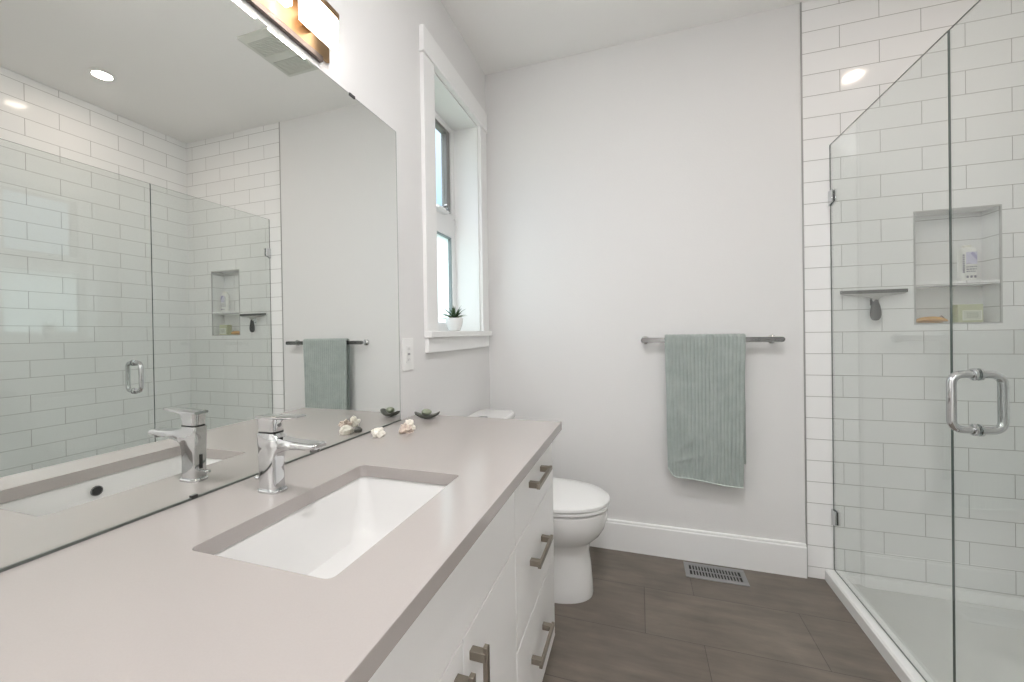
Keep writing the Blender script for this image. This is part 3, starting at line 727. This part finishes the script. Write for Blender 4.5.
bm = bmesh.new(); lathe(bm, [(.0, 0), (.024, 0), (.024, .003), (.020, .005), (.0, .005)], (.12, TY, .773), 24); obj('flush_button', bm, M_chrome, to, smooth=True)

# ------------------------------------------------------------------ towel bar and towel
BYc, BZ = YB-.070, 1.1425
tb = thing('towel_bar', (1.187, YB, BZ), 'flat chrome towel bar mounted on the pale grey back wall', 'towel bar')
bm = bmesh.new(); poly = []
for cxp, a0 in ((1.495, -PI/2), (.878, PI/2)):
    for k in range(9):
        a = a0+PI*k/8; poly.append((cxp+.0125*math.cos(a), BZ+.0125*math.sin(a)))
loft(bm, [[(x, BYc-.005, z) for x, z in poly], [(x, BYc+.005, z) for x, z in poly]]); obj('rail', bm, M_bar, tb, bevel=.001)
for xx in (.888, 1.470):
    bm = bmesh.new(); lathe(bm, [(.0, -.0005), (.021, -.0005), (.021, -.008), (.015, -.011), (.0095, -.016), (.0095, -.0648)], (xx, YB, BZ), 28, 'Y'); obj('mounting_post', bm, M_chrome, tb, smooth=True)

tw = thing('hand_towel', (1.16, BYc, BZ), 'ribbed sage green towel folded over the flat chrome bar', 'towel')
def sheet(xl, xr, side, zb_fn, name, nx=260, nz=130, yoff=.0125, th=.006, xshift=None, top=True, rib=.0042, seed=0):
    """one hanging layer: from the top of the bar down; side -1 = room side"""
    bm = bmesh.new(); rows = []
    arc = 10
    for j in range(nz+arc+1):
        row = []
        for i in range(nx+1):
            u = i/nx
            if j <= arc:
                a = (PI/2)*j/arc; yy_ = BYc + side*yoff*math.sin(a); zz_ = BZ+.0135+ yoff*.55*math.cos(a); t = 0; tt = 0
                nrm = Vector((0, side*math.sin(a), math.cos(a)))
            else:
                t = (j-arc)/nz; zb = zb_fn(u); z_top = BZ+.0135
                zz_ = z_top + (zb-z_top)*t; yy_ = BYc+side*yoff; nrm = Vector((0, side, 0))
            xx_ = xl[0]+(xl[1]-xl[0])*t + ((xr[0]+(xr[1]-xr[0])*t)-(xl[0]+(xl[1]-xl[0])*t))*u
            if j > arc:
                g = noise.noise(Vector((xx_*5+seed, 3.1, zz_*2.2)))*.006*min(1, t*2.5) + noise.noise(Vector((xx_*14, seed+1.7, zz_*9)))*.0035*t
                cr1 = math.exp(-((zz_-.545-.35*(xx_-1.06))/.010)**2)*math.exp(-((xx_-1.07)/.07)**2)*.0060
                cr2 = math.exp(-((zz_-.60-1.0*(xx_-1.05))/.012)**2)*math.exp(-((xx_-1.07)/.06)**2)*.0065
                yy_ += side*(g + .006*t*math.sin(PI*u) + cr1+cr2)
                xx_ += .0016*noise.noise(Vector((xx_*8, 1, zz_*12)))*min(1, t*4)
            rb = rib*(abs(math.sin(PI*u*21+.5*noise.noise(Vector((u*9, zz_*5, 2)))))**.7-.5)
            p = Vector((xx_, yy_, zz_)) + nrm*(rb+.004)
            row.append(bm.verts.new(p))
        rows.append(row)
    for a, b in zip(rows[:-1], rows[1:]):
        for i in range(nx): bm.faces.new((a[i], a[i+1], b[i+1], b[i]))
    o = obj(name, bm, M_towel, tw, smooth=True)
    s_ = o.modifiers.new('thick', 'SOLIDIFY'); s_.thickness = th; s_.offset = 0
    return o
def zf(u):
    x = .985+u*.345
    z = .452-.016*u+.007*math.sin(u*5.5)
    if u < .12: z += .045*((.12-u)/.12)**2
    return z
sheet((.982, .990), (1.340, 1.322), -1, zf, 'front_fall', th=.006)
sheet((.984, .996), (1.342, 1.343), 1, lambda u: .555-.02*u, 'back_fall', nx=160, nz=60, th=.006, seed=5)
# hemmed lower edge of the front fall
bm = bmesh.new(); pts_ = []
for i in range(60):
    u = i/59; x = .990+.332*u; z = zf(u)
    g = noise.noise(Vector((x*5, 3.1, z*2.2)))*.006 + noise.noise(Vector((x*14, 1.7, z*9)))*.0022
    pts_.append((x, BYc-.0125-.0065-(g+.006*math.sin(PI*u)), z))
tube(bm, pts_, .0042, 8); h_ = obj('hem', bm, pmat('pale_green_hem', (.58, .64, .60), .9), tw, smooth=True); h_['label'] = 'paler stitched hem'

# ------------------------------------------------------------------ floor register
rx0, rx1, ry0, ry1 = 1.058, 1.330, 2.130, 2.262
fr_ = thing('floor_register', ((rx0+rx1)/2, (ry0+ry1)/2, 0), 'grey metal floor vent with slots by the white baseboard', 'floor vent')
obj('duct_shadow', NB((rx0+.018, rx1-.018, ry0+.022, ry1-.022, .0003, .0012)), M_dark, fr_)
obj('frame', NB((rx0, rx1, ry0, ry0+.024, .0002, .005), (rx0, rx1, ry1-.024, ry1, .0002, .005), (rx0, rx0+.022, ry0+.024, ry1-.024, .0002, .005), (rx1-.022, rx1, ry0+.024, ry1-.024, .0002, .005)), M_regis, fr_, bevel=.0015)
bm = bmesh.new(); nsl = 17; wx = (rx1-rx0-.044)
for k in range(1, nsl): 
    xk = rx0+.022+wx*k/nsl; box(bm, xk-.0030, xk+.0030, ry0+.024, ry1-.024, .0014, .0045)
box(bm, rx0+.022, rx1-.022, (ry0+ry1)/2-.003, (ry0+ry1)/2+.003, .0014, .0044)
obj('louvers', bm, M_regis, fr_)

# ------------------------------------------------------------------ ceiling: fan and downlights
fx0, fx1, fy0, fy1 = .865, 1.115, 1.575, 1.915
cf = thing('ceiling_fan_vent', ((fx0+fx1)/2, (fy0+fy1)/2, H), 'off-white square exhaust fan cover on the ceiling, seen in the mirror', 'exhaust fan')
bm = bmesh.new(); loft(bm, [rrect(fx0, fx1, fy0, fy1, .012, H-.0005), rrect(fx0, fx1, fy0, fy1, .012, H-.006), rrect(fx0+.018, fx1-.018, fy0+.018, fy1-.018, .01, H-.018)]); obj('cover', bm, M_fan, cf, smooth=True)
for ya, yb in ((fy0+.035, fy0+.145), (fy1-.145, fy1-.035)):
    g_ = obj('grille', NB((fx0+.035, fx1-.035, ya, yb, H-.0195, H-.0182)), M_fanin, cf)
    bm = bmesh.new()
    for k in range(11): y_ = ya+(yb-ya)*(k+.5)/11; box(bm, fx0+.035, fx1-.035, y_-.0025, y_+.0025, H-.0225, H-.0196)
    obj('slats', bm, M_fan, g_)
def downlight(x, y, label, power, col):
    t_ = thing('ceiling_downlight', (x, y, H), label, 'ceiling light', None)
    bm = bmesh.new(); lathe(bm, [(.046, -.0005), (.062, -.0005), (.062, -.003), (.050, -.006), (.046, -.004)], (x, y, H), 36); obj('trim_ring', bm, M_plastic, t_, smooth=True)
    bm = bmesh.new(); lathe(bm, [(.0, -.0008), (.047, -.0008), (.047, -.0030), (.0, -.0030)], (x, y, H), 36); obj('lens', bm, M_lens, t_)
    area('downlight_lamp', (x, y, H-.0065), (0, 0, 0), .088, .088, power, col, t_, 'DISK')
downlight(2.124, 1.537, 'round recessed downlight glowing in the shower ceiling', L_SHOWER, (1.0, .84, .72))
downlight(.84, .42, 'added fill downlight, out of view, in the ceiling over the vanity aisle', L_ROOM_FILL*1.5, (1.0, .99, .995))  # added to brighten the room from above, not in view
downlight(1.05, -.65, 'added fill downlight, out of view, in the ceiling near the doorway', L_ROOM_FILL*1.1, (1.0, .99, .985))  # second added fill light, behind the camera

# added hallway lamp, unseen, that fills the room with light through the doorway
def hall_fill_light():
    t_ = thing('hall_fill_panel', (1.18, YN-.8, H), 'added square fill lamp in the unseen hallway behind the camera', 'ceiling light')
    obj('fill_lamp_frame', NB((.88, 1.48, YN-1.1, YN-.5, H-.02, H-.0005)), M_plastic, t_, bevel=.003)
    area('hall_fill_lamp', (1.18, YN-.8, H-.022), (0, 0, 0), .56, .56, L_HALL_FILL, (1.0, .985, .97), t_)
hall_fill_light()
